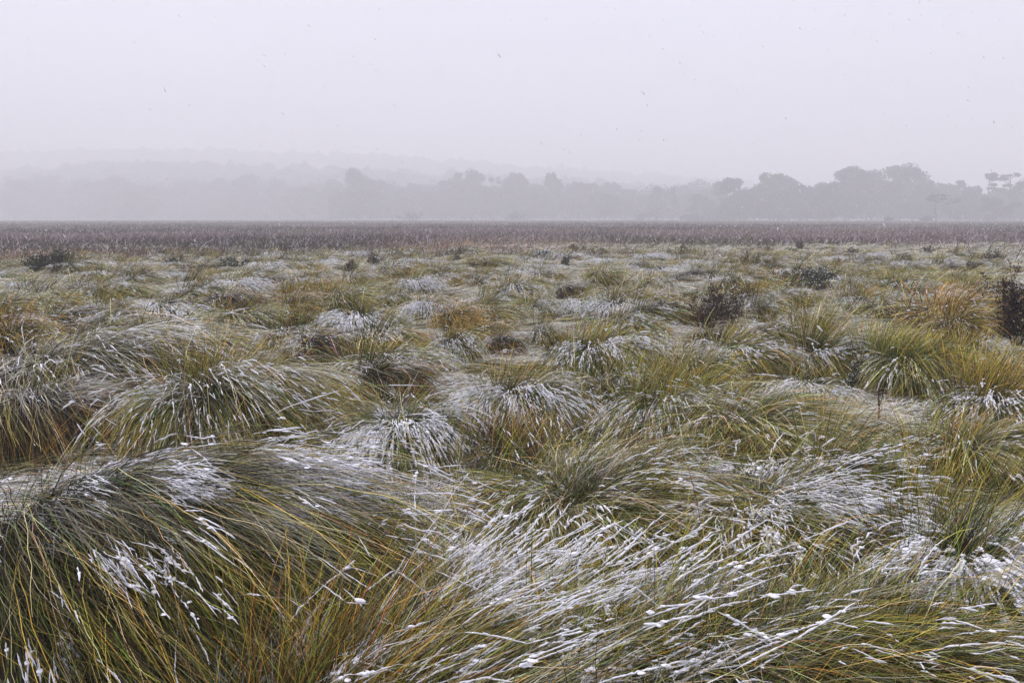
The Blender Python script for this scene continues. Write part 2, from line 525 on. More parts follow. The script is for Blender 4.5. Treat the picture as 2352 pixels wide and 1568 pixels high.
def build_tussock(p, seed, detail=1.0):
    """meshes of one tussock: leaves, stalks, snow, thatch; local, base at the origin"""
    rng = np.random.default_rng(seed)
    n, m = int(p.get('n', 3000) * detail), p.get('m', 10)
    P = tussock_paths(rng, p, n, m)
    s = np.linspace(0, 1, m)[None]
    w = p.get('w', 0.0035) * rng.uniform(0.7, 1.3, (n, 1)) * (1 - 0.75 * s ** 2)
    top = outer_mask(P, p.get('toptol', .07))
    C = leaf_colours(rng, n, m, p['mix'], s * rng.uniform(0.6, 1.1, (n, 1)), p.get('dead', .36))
    off = np.array([seed * 3.7, seed * 1.3, 0])
    side = p.get('side')
    fs = p.get('fside', side)  # where set, frost also paints crests lit and low sides shaded
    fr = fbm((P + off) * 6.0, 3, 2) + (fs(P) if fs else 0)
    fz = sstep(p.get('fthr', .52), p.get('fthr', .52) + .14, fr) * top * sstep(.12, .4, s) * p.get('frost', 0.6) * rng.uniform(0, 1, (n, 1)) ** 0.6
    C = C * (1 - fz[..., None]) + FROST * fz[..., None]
    out = {}
    A = Acc()
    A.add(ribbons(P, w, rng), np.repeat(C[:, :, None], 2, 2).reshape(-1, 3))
    out['leaf_skirt'] = A
    ns = int(p.get('stalks', 500) * detail)
    if ns:
        R, H = p['R'], p['H']
        sl = p.get('stlen', 0.38) + .10
        lean, lk = p.get('lean', 0.30), p.get('leandir', WIND + 0.4)
        ox, oy = p.get('stoff', (-0.05, 0.08))
        sp = p.get('stspread', 0.30) * R
        g = rng.normal(size=(ns, 2)) * sp * 0.6
        root = np.stack([g[:, 0] * p.get('stretch', 1.0) + ox, g[:, 1] + oy, H * (0.45 + 0.1 * rng.uniform(size=ns))], -1)
        dx = g[:, 0] / (sp + 1e-6) * 0.46 + lean * math.cos(lk) + 0.24 * rng.normal(size=ns)
        dy = g[:, 1] / (sp + 1e-6) * 0.46 + lean * math.sin(lk) + 0.24 * rng.normal(size=ns)
        phi = np.arctan2(dy, dx); th0 = math.pi / 2 - np.hypot(dx, dy)
        L = (H * 0.5 + sl * rng.uniform(0.35, 1.15, ns)) * 1.0
        SP = arcs(rng, root, phi, th0, th0 - R_(18) * rng.uniform(0, 2, ns), L, 6, 1.2, WIND, 0.4, 0.008)
        ss = np.linspace(0, 1, 6)[None]
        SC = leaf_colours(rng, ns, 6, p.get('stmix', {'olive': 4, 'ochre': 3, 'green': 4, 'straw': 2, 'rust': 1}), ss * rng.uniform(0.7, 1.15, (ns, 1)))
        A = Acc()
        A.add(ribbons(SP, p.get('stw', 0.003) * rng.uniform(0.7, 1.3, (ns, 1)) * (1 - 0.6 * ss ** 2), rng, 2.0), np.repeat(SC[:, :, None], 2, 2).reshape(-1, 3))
        out['stem_sprays'] = A
    if p.get('snow', 0) > 0:
        res = snow_on(rng, P, top, int(p['snow'] * detail), p.get('sthr', .5), 7, p.get('srad', 0.0035), p.get('sfreq', 6.0), off, side, p.get('sfine', 6), grain=p.get('grain', False), lnmul=p.get('lnmul', 1.0), pads=p.get('pads', 0))
        if res:
            vf, pts, r = res
            A = Acc(); A.add(vf)
            nb = min(len(pts), int(p.get('blobs', 0)))
            if nb:
                pick = rng.choice(len(pts), nb, replace=False)
                c = pts[pick, 2] + rng.normal(size=(nb, 3)) * 0.006
                A.add(lumps(c, rng.uniform(0.005, 0.016, nb) * p.get('blobsize', 1.0), rng, 0.75, 0.3, True))
            out['snow_clumps'] = A
    # thatch: the dead heart
    R, H = p['R'], p['H']
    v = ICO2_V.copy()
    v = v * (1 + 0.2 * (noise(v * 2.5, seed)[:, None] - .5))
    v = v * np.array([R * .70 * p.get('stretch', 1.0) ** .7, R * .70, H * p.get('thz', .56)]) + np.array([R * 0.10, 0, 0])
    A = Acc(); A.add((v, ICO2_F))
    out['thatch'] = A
    return out

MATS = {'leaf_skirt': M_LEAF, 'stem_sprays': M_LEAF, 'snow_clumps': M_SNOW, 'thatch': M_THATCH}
def tussock_thing(p, seed, loc, label, group=None, rz=0.0, name="grass_tussock"):
    root = link(name, None, None, loc)
    root.rotation_euler = (0, 0, rz)
    tag(root, label, "grass tussock", group)
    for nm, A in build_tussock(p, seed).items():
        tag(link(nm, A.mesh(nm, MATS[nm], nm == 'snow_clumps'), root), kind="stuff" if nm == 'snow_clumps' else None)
    return root

front = lambda k, x0=0.0: (lambda P: np.clip(k * (-P[..., 1]) - x0, -0.3, 0.16))

# --- styles
def style(kind, R, H):
    d = dict(R=R, H=H)
    if kind == 'mop':        # snowy skirt, green top
        d.update(th0=44, lnmul=1.1, th1=74, mix={'green': 5, 'olive': 3, 'pale': 2, 'brown': 1, 'straw': 1.5}, snow=25000, sthr=.425, side=front(.5, .04), stalks=450, wind=.35,
                 stlen=.22, frost=.7, fthr=.49)
    if kind == 'swept':      # combed to the right
        d.update(mix={'olive': 5, 'green': 3, 'ochre': 2.5, 'brown': 1.2, 'straw': 2.5, 'pale': .6}, snow=11000, sthr=.50, side=lambda P: np.clip((P[..., 2] / H - .75) * .35, -.2, .1) - np.clip(P[..., 0] * .25, -.06, .12), fside=lambda P: np.clip((P[..., 2] / H - .62) * .5 - P[..., 0] / R * .14, -.25, .16), stalks=300, wind=.8, th0=42,  # frost on crest and windward side, doubling as painted light on the dome
                 th1=64, frost=.85, fthr=.52)
    if kind == 'brown':
        d.update(mix={'brown': 6, 'olive': 2, 'rust': 2, 'straw': 1}, snow=5000, sthr=.54, stalks=100, wind=.8, th0=42, th1=66, frost=.85, fside=lambda P: np.clip((P[..., 2] / H - .62) * .5 - P[..., 0] / R * .16, -.25, .16),  # crest frost also stands in for light on top
                 side=lambda P: np.clip((P[..., 2] / H - .75) * .3, -.2, .1) - np.clip(P[..., 0] * .35, -.12, .14))
    if kind == 'spiky':      # tall green and orange spikes
        d.update(mix={'green': 4, 'olive': 4, 'ochre': 1, 'straw': 1.5, 'pale': 1.5}, snow=11000, sthr=.47, side=front(.45, .03), stalks=900, stlen=.18, stspread=.50, stoff=(-.04, .10),
                 wind=.5, th0=52, th1=66, frost=.6, fthr=.5)
    if kind == 'loose':
        d.update(mix={'olive': 4, 'ochre': 2.5, 'green': 3, 'straw': 3, 'pale': 1}, snow=3500, sthr=.53, stalks=900, stlen=.3, stspread=.7, wind=.6, th0=58, th1=35,
                 n=3000, frost=.5)
    return d

# ------------------------------------------------------------------ tussocks, near to far
# px, py of the crown, its height, full width in px, style, label, extra
CAT = [
    (230, 1120, .54, 1000, 'swept', "huge dark tussock combed to one side, white clumps caught low down its near face",
        dict(R=.74, n=12500, m=12, locks=260, dead=.60, fan=(R_(-18), .46), th0=24, th0s=12, th1=50, rootz=.90, stalks=420, stoff=(-.05, .20), stspread=.75, stray=.035,
             stlen=.16, wind=.7, stretch=2.6, rootr=.26, rooty=1.5, drop=.62, phw=R_(-10), thz=.86, sfine=9, frost=.34, fthr=.52,
             pads=1500, snow=130000, sthr=.545, sfreq=6.0, srad=.0021, w=.0032, toptol=.16,
             fside=lambda P: np.where(P[..., 2] > .50, .10, -.10),  # crest frost, also paled to look lit above the dark front
             side=lambda P: np.where(P[..., 2] > .42, -.07, np.clip(1.4 * (.28 - P[..., 2]), -.14, .20) - np.clip(.45 * (P[..., 0] + .1), -.08, .16)),
             mix={'green': 4, 'olive': 5, 'ochre': 4, 'brown': 2, 'straw': 2})),
    (500, 865, .50, 520, 'swept', "broad mound with upright green spikes and a long skirt trailing sideways over snow streaks",
        dict(n=4600, stalks=1000, stoff=(-.05, .05), stspread=.36, stlen=.30, snow=9000, sthr=.50, side=front(.5, .05), wind=.75, th0=52)),
    (90, 885, .42, 400, 'brown', "flat dark brown tussock cut by the frame edge behind the huge combed one", dict(n=3600)),
    (150, 815, .42, 520, 'brown', "long low ridge of a tussock, brown below and white along its crest",
        dict(n=3400, stretch=2.6, mix={'brown': 4, 'olive': 4, 'ochre': 3, 'straw': 1}, side=lambda P: np.clip((P[..., 2] - .34) * 1.2, -.2, .10))),
    (925, 925, .40, 340, 'mop', "round mop with the thickest white skirt, dark hole under its front edge", dict(pads=150, snow=24000, sthr=.43, srad=.0030, snow_=0, stalks=200, stlen=.08, stmix={'green': 3, 'olive': 3, 'pale': 3, 'straw': 2}, n=3200)),
    (1190, 852, .46, 310, 'mop', "dome shaped tussock with ochre spikes on top and white streaked drooping skirt",
        dict(snow=19000, sthr=.43, stalks=420, stoff=(-.10, .06), stlen=.09, stmix={'ochre': 3, 'olive': 4, 'straw': 2, 'rust': .6}, n=3400, wind=.5)),
    (1545, 875, .46, 380, 'spiky', "tall tussock with a fan of orange green spikes above a grey white skirt",
        dict(n=3400, lean=.35, stalks=900, stlen=.16, stmix={'ochre': 4, 'olive': 4, 'green': 3})),
    (1180, 1000, .25, 220, 'brown', "small dark reddish clump of stiff upright stems between the mops",
        dict(n=1200, stalks=1100, stlen=.10, stspread=.7, stmix={'brown': 4, 'rust': 3, 'olive': 3}, R=.28, snow=1500, wind=.3)),
    (860, 820, .40, 210, 'brown', "dark brown hummock with white frosted crest beside the broad mound", dict(n=2800)),
    (1375, 765, .44, 260, 'spiky', "wide green tussock with short even spikes and a pale skirt", dict(n=3200, stalks=800, stlen=.08, lean=.45)),
    (2100, 775, .50, 260, 'spiky', "tall green dome bristling with spikes, bright snow strip along its foot",
        dict(n=3300, lean=.5, stalks=1000, stlen=.11, stspread=.6, stmix={'green': 5, 'olive': 4, 'ochre': 2}, snow=7000, side=lambda P: np.clip((.2 - P[..., 2]) * 1.2, -.3, .2))),
    (1690, 768, .40, 230, 'swept', "grass green tussock below the bare twiggy bush, skirt swept sideways", dict(n=3000, stalks=450, stlen=.10, lean=.5)),
    (1880, 785, .36, 200, 'swept', "narrow olive tussock with a flat trailing skirt beside the tall green dome", dict(n=3500, stalks=500)),
    (1700, 950, .34, 420, 'loose', "sprawling olive tussock of loose leaning blades, little snow on it", dict(n=3800, stalks=800, stlen=.16, stretch=1.6, lean=.45)),
    (1930, 1020, .42, 320, 'swept', "combed tussock with a black hollow under its arching blades",
        dict(n=3400, snow=3500, stalks=150, mix={'green': 3, 'olive': 4, 'ochre': 3, 'brown': 2}, wind=1.0)),
    (2300, 870, .42, 260, 'spiky', "orange tipped tussock at the frame edge with dark twigs in front", dict(stalks=900, stlen=.26, stmix={'ochre': 5, 'olive': 3})),
    (2230, 1020, .22, 330, 'loose', "loose thicket of green and orange stems above a snowy skirt", dict(stalks=700, stlen=.14, R=.42)),
    (2235, 1195, .40, 430, 'mop', "tussock split into upright green spears above and a black and white skirt below",
        dict(n=3600, pads=700, snow=50000, sthr=.41, srad=.0032, stalks=520, stlen=.30, stspread=.6, stmix={'green': 4, 'olive': 4, 'ochre': 3}, lean=.25, th1=72)),
    (1760, 1135, .26, 480, 'loose', "low snow covered swell of matted blades in front of the black hollow",
        dict(n=3300, pads=400, snow=32000, sthr=.46, srad=.0028, stalks=300, th0=38, th1=30, stretch=1.8)),
    (1330, 1120, .26, 620, 'loose', "thin airy stand of fine orange and green stems rising through snow",
        dict(n=3800, stalks=900, stlen=.30, stspread=.95, stretch=1.5, snow=6000, sthr=.46, th0=40, th1=25)),
    (800, 1640, .20, 800, 'swept', "foreground fan of long blades laid sideways with thick snow bars between them",
        dict(R=.66, H=.24, n=7500, m=12, fan=(R_(34), .6), th0=15, th0s=8, th1=2, wind=.5, phw=R_(25), pads=1100, snow=135000, sthr=.47, sfreq=6.0, srad=.0021, locks=170,
             stalks=1100, stoff=(-.06, .0), stspread=.26, stlen=.36, stmix={'ochre': 5, 'rust': 3, 'green': 3, 'olive': 4}, lean=.32, side=None, rootr=.5, stretch=1.5,
             grain=True, sfine=9, mix={'green': 3, 'olive': 5, 'ochre': 3, 'straw': 3, 'pale': 2}, frost=.8, fthr=.47)),
    (1800, 1500, .30, 1150, 'swept', "dense dark green foreground thicket crossed by bent wet orange blades",
        dict(R=.50, H=.32, grain=True, sfine=9, srad=.0024, n=7000, m=12, pads=150, snow=22000, sthr=.58, stalks=1700, stspread=.9, stlen=.24, wind=.7, th0=58, th1=30, stretch=2.4, rootr=.5, lean=.35,
             dead=.52, mix={'green': 4, 'olive': 5, 'ochre': 4, 'rust': 1, 'straw': 2}, stmix={'green': 5, 'olive': 4, 'ochre': 3}, side=None, frost=.45)),
]
placed = []
for k, (px, py, zc, wpx, kind, label, ex) in enumerate(CAT):
    c = at(px, py, zc)
    dist = math.hypot(c.x, c.y)
    p = style(kind, wpx / 2 * dist / F0 / 1.05, zc)
    p.update(ex)
    p['w'] = max(p.get('w', .0030) * .85, .00034 * dist * 1.7)
    p['stw'] = max(.0022, .00034 * dist * 1.3)
    p['srad'] = max(p.get('srad', .0026), .00052 * dist) if dist > 3.6 else p.get('srad', .0024)
    z = float(ground_z(c.x, c.y))
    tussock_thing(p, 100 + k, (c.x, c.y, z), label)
    placed.append((c.x, c.y, p['R'] * p.get('stretch', 1.0) ** .5))

# middle distance: shapes built once, then copied
PROTO = []
def proto(kind, seed, **ex):
    p = style(kind, .55, .42)
    p.update(n=1400, m=8, w=.007, stw=.005, srad=.005, locks=60, sfine=4)
    p['snow'] = int(p['snow'] * .42); p['stalks'] = int(p['stalks'] * .30)
    p.update(ex)
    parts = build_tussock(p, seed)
    PROTO.append({nm: A.mesh(nm, MATS[nm], nm == 'snow_clumps') for nm, A in parts.items()})
    return len(PROTO) - 1
P_MOP = [proto('mop', 1), proto('mop', 2, stalks=80), proto('mop', 3, wind=.7)]
P_SW = [proto('swept', 4), proto('swept', 5, stretch=1.8), proto('swept', 6, mix={'olive': 4, 'ochre': 4, 'straw': 1})]
P_BR = [proto('brown', 7), proto('brown', 8, stretch=1.6)]
P_SP = [proto('spiky', 9), proto('spiky', 10, stmix={'ochre': 5, 'rust': 2, 'olive': 2}), proto('spiky', 12, mix={'green': 6, 'olive': 2})]
P_LO = [proto('loose', 13, mix={'ochre': 5, 'straw': 2, 'olive': 2}, stmix={'ochre': 5, 'rust': 2}), proto('loose', 14)]

def mid_tussock(pi, loc, sc, rz, label, group=None):
    root = link("grass_tussock", None, None, loc)
    root.rotation_euler = (0, 0, rz); root.scale = sc
    tag(root, label, "grass tussock", group)
    for nm, me in PROTO[pi].items():
        tag(link(nm, me, root), kind="stuff" if nm == 'snow_clumps' else None)
    return root

MID = [
    (820, 692, .40, 200, P_MOP[0], "snow white drooping mop with dark green strands, upright green tuft behind it"),
    (712, 655, .36, 110, P_SP[2], "small bright green tuft with spikes behind the snow white mop"),
    (980, 680, .36, 130, P_MOP[1], "pale green tussock with a narrow white bib, next after the snow white mop"),
    (1335, 672, .38, 120, P_MOP[2], "compact dark green dome streaked with white in the middle of the moor"),
    (1120, 672, .34, 150, P_SW[0], "flat swept tussock between the white bib and the compact dark dome"),
    (1225, 655, .32, 70, P_SP[2], "little blue green tuft of stiff spikes in the middle of the moor"),
    (1495, 640, .36, 100, P_SP[0], "slim upright green tuft before the swept white mane"),
    (1690, 632, .38, 150, P_SW[0], "swept white and green mane of grass behind the bare twiggy bush"),
    (120, 700, .40, 200, P_BR[0], "rounded brown hummock with white combed face, cut off from its neighbours by rusty grass"),
    (360, 735, .38, 300, P_SW[1], "long olive hump trailing to a white tail"),
    (370, 682, .32, 190, P_MOP[1], "tangled white patch of a tussock flattened by the wind"),
    (520, 655, .38, 170, P_BR[1], "olive brown hump with a white ridge line above it"),
    (705, 752, .42, 180, P_BR[0], "steep brown hummock combed downhill, white on its windward back"),
    (20, 757, .40, 160, P_LO[0], "rust coloured tussock half cut by the frame edge"),
    (1040, 770, .32, 140, P_SP[1], "orange and green bristling tuft in front of the flat swept one"),
    (1145, 772, .26, 110, P_BR[0], "small dark brown hollow sided hummock beside the bristling tuft"),
    (1245, 755, .28, 110, P_SW[2], "low olive brown hummock behind the dome with ochre spikes"),
    (1040, 720, .30, 120, P_LO[0], "ochre tuft of thin grass behind the bristling orange one"),
    (1835, 705, .32, 110, P_SW[2], "low green gold hump surrounded by ochre grass"),
    (1960, 640, .32, 90, P_SP[0], "small grey green tuft to the side of the rounded dark bush"),
    (2070, 640, .36, 130, P_SP[2], "wide grey green tuft with an even fan of spikes beyond the tall green dome"),
    (2200, 695, .40, 300, P_LO[0], "large golden tussock stretching towards the dark brown bush"),
    (2040, 700, .30, 150, P_LO[1], "pale gold grass clump beside the large golden tussock"),
    (1860, 850, .26, 190, P_MOP[1], "flattened snowy tussock near the dark green sprig"),
    (1480, 705, .32, 170, P_SW[0], "white combed tussock leaning towards the bare twiggy bush"),
    (310, 612, .42, 75, P_BR[1], "far olive hump with a white crest, near the dark rounded bush"),
    (440, 625, .36, 70, P_BR[0], "far small grey brown hump beyond the white ridge line"),
    (230, 650, .36, 150, P_SW[1], "long low olive swell in the distance"),
    (60, 648, .32, 130, P_SW[2], "golden brown swell by the edge of the frame, white behind"),
    (1100, 632, .32, 120, P_SW[0], "snow combed swell of grass in the middle distance, greenish"),
    (960, 628, .32, 110, P_MOP[1], "white shaggy swell of grass in the middle distance"),
    (730, 628, .32, 60, P_SP[0], "small olive tuft beyond the bright green one"),
]
for k, (px, py, zc, wpx, pi, label) in enumerate(MID):
    c = at(px, py, zc)
    dist = math.hypot(c.x, c.y)
    Rm = wpx / 2 * dist / F0
    s_ = Rm / .58
    mid_tussock(pi, (c.x, c.y, float(ground_z(c.x, c.y)) - .02), (s_, s_ * min(1, .6 + .4 / s_), zc / .42), ((k * 37) % 50 - 25) * math.pi / 180, label)
    placed.append((c.x, c.y, Rm))

DK, DG = (.045, .028, .024), (.035, .045, .026)
SHR = [  # base px,py ; height m px ; width px
    (1620, 756, 118, 190, 17, 3, 3600, .030, (.04, .024, .020), (.058, .036, .029), "bare twiggy dark brown bush with many thin branches", 30, "twiggy_bush"),
    (1850, 664, 55, 150, 14, 3, 4200, .045, DK, DG, "rounded dark green bush dusted with snow, wider than tall", 260, "low_bush"),
    (2335, 790, 150, 140, 16, 3, 5200, .030, (.035, .02, .02), (.045, .026, .024), "dense dark brown bush cut off by the frame edge", 30, "twiggy_bush"),
    (122, 625, 44, 92, 18, 3, 2600, .07, (.02, .018, .012), (.02, .028, .016), "dark rounded bush far off on its own, darkest thing near the heath", 8, "low_bush"),
    (545, 624, 24, 66, 10, 3, 1500, .07, DK, (.04, .06, .045), "far small bush with grey green leaves dusted white", 120, "low_bush"),
    (1955, 893, 70, 42, 4, 3, 420, .022, (.03, .025, .02), (.03, .042, .022), "little dark green sprig standing alone in the snow", 20, "small_shrub"),
    (2300, 930, 85, 150, 9, 3, 1500, .020, DK, (.06, .04, .035), "sprawling leafless twigs in front of the orange tipped tussock", 40, "twiggy_bush"),
    (1567, 592, 30, 16, 4, 2, 420, .06, DK, (.06, .045, .03), "slim dark upright shrub at the near edge of the heath", 10, "small_shrub"),
    (1708, 614, 34, 16, 4, 2, 420, .06, DK, (.055, .04, .03), "slim dark upright shrub with a smaller stem leaning beside it", 10, "small_shrub"),
    (1735, 612, 24, 18, 3, 2, 200, .06, DK, (.055, .04, .03), "small leaning shrub stem next to the slim upright one", 6, "small_shrub"),
    (2080, 606, 24, 46, 9, 3, 1100, .06, DK, (.06, .06, .035), "low brown green bush before the reddish heath", 40, "low_bush"),
    (2275, 603, 26, 50, 9, 3, 1100, .06, DK, (.05, .05, .034), "low dark bush nearest the frame edge before the reddish heath", 40, "low_bush"),
    (1243, 600, 26, 44, 8, 3, 900, .07, DK, (.07, .08, .07), "far bush whitened all over by snow", 500, "low_bush"),
    (1050, 590, 20, 34, 8, 3, 700, .07, DK, (.055, .05, .035), "tiny brown bush on the edge where grass meets heath", 20, "low_bush"),
    (405, 610, 24, 40, 8, 3, 700, .07, DK, (.055, .05, .035), "tiny grey brown bush beyond the grass, third dark spot of its row", 20, "low_bush"),
    (855, 607, 20, 30, 7, 3, 500, .07, DK, (.05, .045, .035), "tiny dark bush with bare stems, middle of the moor edge", 20, "low_bush"),
    (2015, 975, 105, 24, 2, 2, 40, .014, (.11, .035, .03), (.10, .05, .03), "single thin reddish seedling stem rising from flattened grass", 0, "seedling"),
    (1238, 668, 30, 30, 5, 3, 500, .04, (.04, .045, .04), (.06, .075, .06), "blue green seedling bush among the middle tussocks", 20, "small_shrub"),
]
for q_ in SHR:
    c = at(q_[0], q_[1], .05)
    placed.append((c.x, c.y, q_[3] * .4 * c.length / F0))
rng = np.random.default_rng(77)
POOL = P_MOP + P_SW + P_SW + P_BR + P_LO + P_LO + [P_SP[0], P_SP[1]]
FAR = P_MOP + P_SW + P_SW + P_BR + [P_LO[1]]
cnt = tries = 0
while cnt < 225 and tries < 6000:
    tries += 1
    d = 5.0 + 30.0 * rng.uniform() ** 0.75
    a = rng.uniform(-.66, .66)
    x, y = d * math.sin(a), d * math.cos(a)
    r = rng.uniform(.38, .78) * (1.25 if d > 15 else .85)
    if any((x - q[0]) ** 2 + (y - q[1]) ** 2 < ((r + q[2]) * (.70 if d > 12 else .92)) ** 2 for q in placed):
        continue
    placed.append((x, y, r)); cnt += 1
    pool = FAR if d > 15 else POOL
    pi = pool[rng.integers(len(pool))]
    near = d < 14
    nm = 'white' if pi in P_MOP else 'olive' if pi in P_SW else 'brown' if pi in P_BR else 'golden' if pi in P_LO else 'spiky'
    where = "nearer half of the moor" if near else "far half of the moor"
    mid_tussock(pi, (x, y, float(ground_z(x, y)) - .03), (r / .58, r / .58 * rng.uniform(.75, 1), rng.uniform(.7, 1.1) * float(np.interp(d, [5, 14, 34], [.92, .9, .74]))),
                rng.uniform(-.5, .5),
                {'white': "low snow shagged tussock among many", 'olive': "low olive swept tussock among many", 'brown': "low dark brown hummock among many",
                 'golden': "low golden grass clump among many", 'spiky': "low bristling green tuft among many"}[nm] + " in the " + where,
                {'white': "snowy", 'olive': "olive", 'brown': "brown", 'golden': "golden", 'spiky': "bristling"}[nm] + " tussocks in the " + where)

# a few dry culms that stand above the rest
rng = np.random.default_rng(91)
for (px, py, hpx, lean_, label) in [
        (1600, 1265, 315, -.16, "tallest pale dry stalk, leaning, above the thin stand of stems"),
        (1618, 1255, 230, -.05, "straight dark red stalk next to the tallest pale one"),
        (1535, 1205, 190, .10, "short straw stalk with a bent tip beside the tallest pale one"),
        (1785, 1330, 190, .42, "slanting straw stalk crossing the dark foreground thicket"),
        (1890, 1400, 230, .30, "long beaded straw stalk leaning out of the dark foreground thicket"),
        (560, 1300, 150, .20, "thin straw stalk standing out of the huge combed tussock")]:
    c = at(px, py, .22); dist = c.length
    h = hpx * dist / F0
    root = np.array([[0, 0, -.12]])
    P = arcs(rng, root, np.array([0.0 if lean_ > 0 else math.pi]), np.array([math.pi / 2 - abs(lean_)]), np.array([math.pi / 2 - abs(lean_) - .35]), np.array([h + .12]), 9, 1.4, 0, 0, .002)
    red = "dark red" in label
    A = Acc(); A.add(tubes(P, np.linspace(.0021, .0009, 9)[None], 5), np.array([.20, .07, .035]) if red else np.array([.46, .36, .18]))
    o = link("dry_stalk", A.mesh("dry_stalk", M_LEAF, True), None, (c.x, c.y, .22))
    tag(o, label, "grass stalk")
    q = P[0, -3:].repeat(3, 0) + rng.normal(size=(9, 3)) * .004
    A = Acc(); A.add(lumps(q, rng.uniform(.002, .0045, 9), rng, 1.6, .3), np.array([.30, .20, .09]))
    link("seed_head", A.mesh("seed_head", M_LEAF), o)

# ------------------------------------------------------------------ ground cover of fine lying grass
PL = np.array(placed)
def cover(rng, n, d0, d1, pw, L, w, m, mixes, half=.78):
    d = (d0 ** pw + rng.uniform(size=n) * (d1 ** pw - d0 ** pw)) ** (1 / pw)
    a = rng.uniform(-half, half, n)
    x, y = d * np.sin(a), d * np.cos(a)
    if d1 < 30:
        keep = np.ones(n, bool)
        qd = np.hypot(PL[:, 0], PL[:, 1])
        for qx, qy, qr in PL[(qd < d1 + 1) & (qd > d0 - 1)]:
            keep &= (x - qx) ** 2 + (y - qy) ** 2 > (qr * .78) ** 2
        x, y, d = x[keep], y[keep], d[keep]
    n = len(x)
    p2 = np.stack([x, y], -1)
    z = ground_z(x, y)
    flow = WIND + (fbm(p2 * .8, 41, 2) - .5) * 3.2 + (noise(p2 * 4.0, 42) - .5) * 1.4 + rng.normal(size=n) * .28
    lift = R_(8) + R_(34) * noise(p2 * 2.2, 43) + rng.normal(size=n) * .15
    end = -R_(25) + R_(45) * (noise(p2 * 1.7, 44) - .4) + rng.normal(size=n) * .2
    LL = L * rng.uniform(.5, 1.2, n) * (.6 + .8 * noise(p2 * 1.3, 45))
    P = arcs(rng, np.stack([x, y, z - .01], -1), flow, lift, end, LL, m, .9, WIND, .3, .012)
    P[..., 2] = np.maximum(P[..., 2], z[:, None] + .01 + .03 * rng.uniform(size=(n, 1)))
    s = np.linspace(0, 1, m)[None]
    f = fbm(p2 * .9, 51, 2)
    C = np.empty((n, m, 3))
    band = np.digitize(f + rng.normal(size=n) * .07, [.38, .47, .60])
    for b_ in range(4):
        k = band == b_
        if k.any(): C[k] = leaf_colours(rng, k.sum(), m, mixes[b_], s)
    fr = fbm(P[..., :2] * 1.6, 61, 3)
    lo_ = .41 if d1 < 13 else .35
    fz = sstep(lo_, lo_ + .15, fr) * rng.uniform(0, 1, (n, 1)) ** .7 * .9
    C = C * (1 - fz[..., None]) + FROST * fz[..., None]
    ww = w * rng.uniform(.7, 1.4, (n, 1)) * (1 - .7 * s ** 2)
    return P, ribbons(P, ww, rng), np.repeat(C[:, :, None], 2, 2).reshape(-1, 3)

MIX4 = [{'green': 4, 'olive': 3, 'pale': 3, 'straw': 1}, {'olive': 3, 'straw': 3, 'pale': 4}, {'straw': 4, 'pale': 5, 'olive': 2, 'brown': 1}, {'ochre': 3, 'rust': .5, 'straw': 3, 'olive': 3, 'pale': 2}]
A = Acc(); SN = Acc()
rng = np.random.default_rng(5)
for (n, d0, d1, pw, L, w, m, tubes_n, rad) in [
        (50000, 1.3, 5.0, 1.6, .34, .0028, 7, 90000, .0028), (80000, 5.0, 12, 1.4, .36, .0046, 6, 70000, .0042),
        (150000, 12, 26, 1.3, .42, .010, 5, 26000, .007), (100000, 26, 58, 1.0, .55, .018, 4, 8000, .010)]:
    P, vf, c = cover(rng, n, d0, d1, pw, L, w, m, MIX4)
    A.add(vf, c)
    top = outer_mask(P, .05, .06)
    res = snow_on(rng, P, top, tubes_n, .50, 61, rad, 1.6, fine=7 if d1 < 6 else 4, lnmul=1.0 if d1 < 6 else 1.5)
    if res: SN.add(res[0])
tag(link("grass", A.mesh("grass", M_LEAF)), kind="stuff")
tag(link("snow", SN.mesh("snow", M_SNOW, True)), kind="stuff")

# ------------------------------------------------------------------ heath beyond the grass
rng = np.random.default_rng(9)
n = 64000
u = rng.uniform(size=n)
d = 30 * (440 / 30) ** (u ** .9)
a = rng.uniform(-.80, .80, n)
x, y = d * np.sin(a), d * np.cos(a)
pn = np.stack([x * .06, y * .10], -1)
dens = sstep(23, 45, y + 34 * (fbm(pn, 70, 3) - .5) * 2) * .95 + .03
dens = dens * (1 - .85 * sstep(.56, .64, fbm(pn * .8 + 9, 72, 2)) * (1 - sstep(60, 85, d)))
keep = rng.uniform(size=n) < dens
x, y, d = x[keep], y[keep], d[keep]
n = len(x)
h = rng.uniform(.15, .48, n) * (1 + .9 * rng.uniform(size=n) * (rng.uniform(size=n) < .10))
z = ground_z(x, y)
per = 7
rt = np.stack([x, y, z], -1)[:, None] + rng.normal(size=(n, per, 3)) * np.array([.22, .22, 0]) * (1 + d[:, None, None] / 90)
top_ = rt + np.stack([rng.normal(size=(n, per)) * .24 + .05, rng.normal(size=(n, per)) * .24, h[:, None] * rng.uniform(.5, 1.1, (n, per))], -1)
midp = (rt + top_) / 2 + rng.normal(size=(n, per, 3)) * .05
P = np.stack([rt, midp, top_], 2).reshape(-1, 3, 3)
wd = np.repeat((.010 + d * .00030), per)[:, None] * np.array([.8, 1.2, .7])[None]
reds = sstep(.50, .62, fbm(np.stack([x * .05, y * .10], -1), 71, 2)) * (1 - sstep(46, 62, d))
hc = np.array([.125, .086, .082]) * rng.uniform(.5, 1.5, (n, 1)) + np.array([.09, .02, -.01]) * reds[:, None] * rng.uniform(.2, 1, (n, 1))
mott = fbm(np.stack([x * .06, y * .045], -1), 74, 3)[:, None]
hc = hc * (.45 + 1.15 * sstep(.36, .62, mott))
gr = (rng.uniform(size=n) < .04 + .40 * sstep(.55, .66, fbm(np.stack([x * .05, y * .08], -1) + 5, 75, 2)))[:, None]
hc = np.where(gr, np.array([.12, .105, .045]), hc).clip(.01, 1)
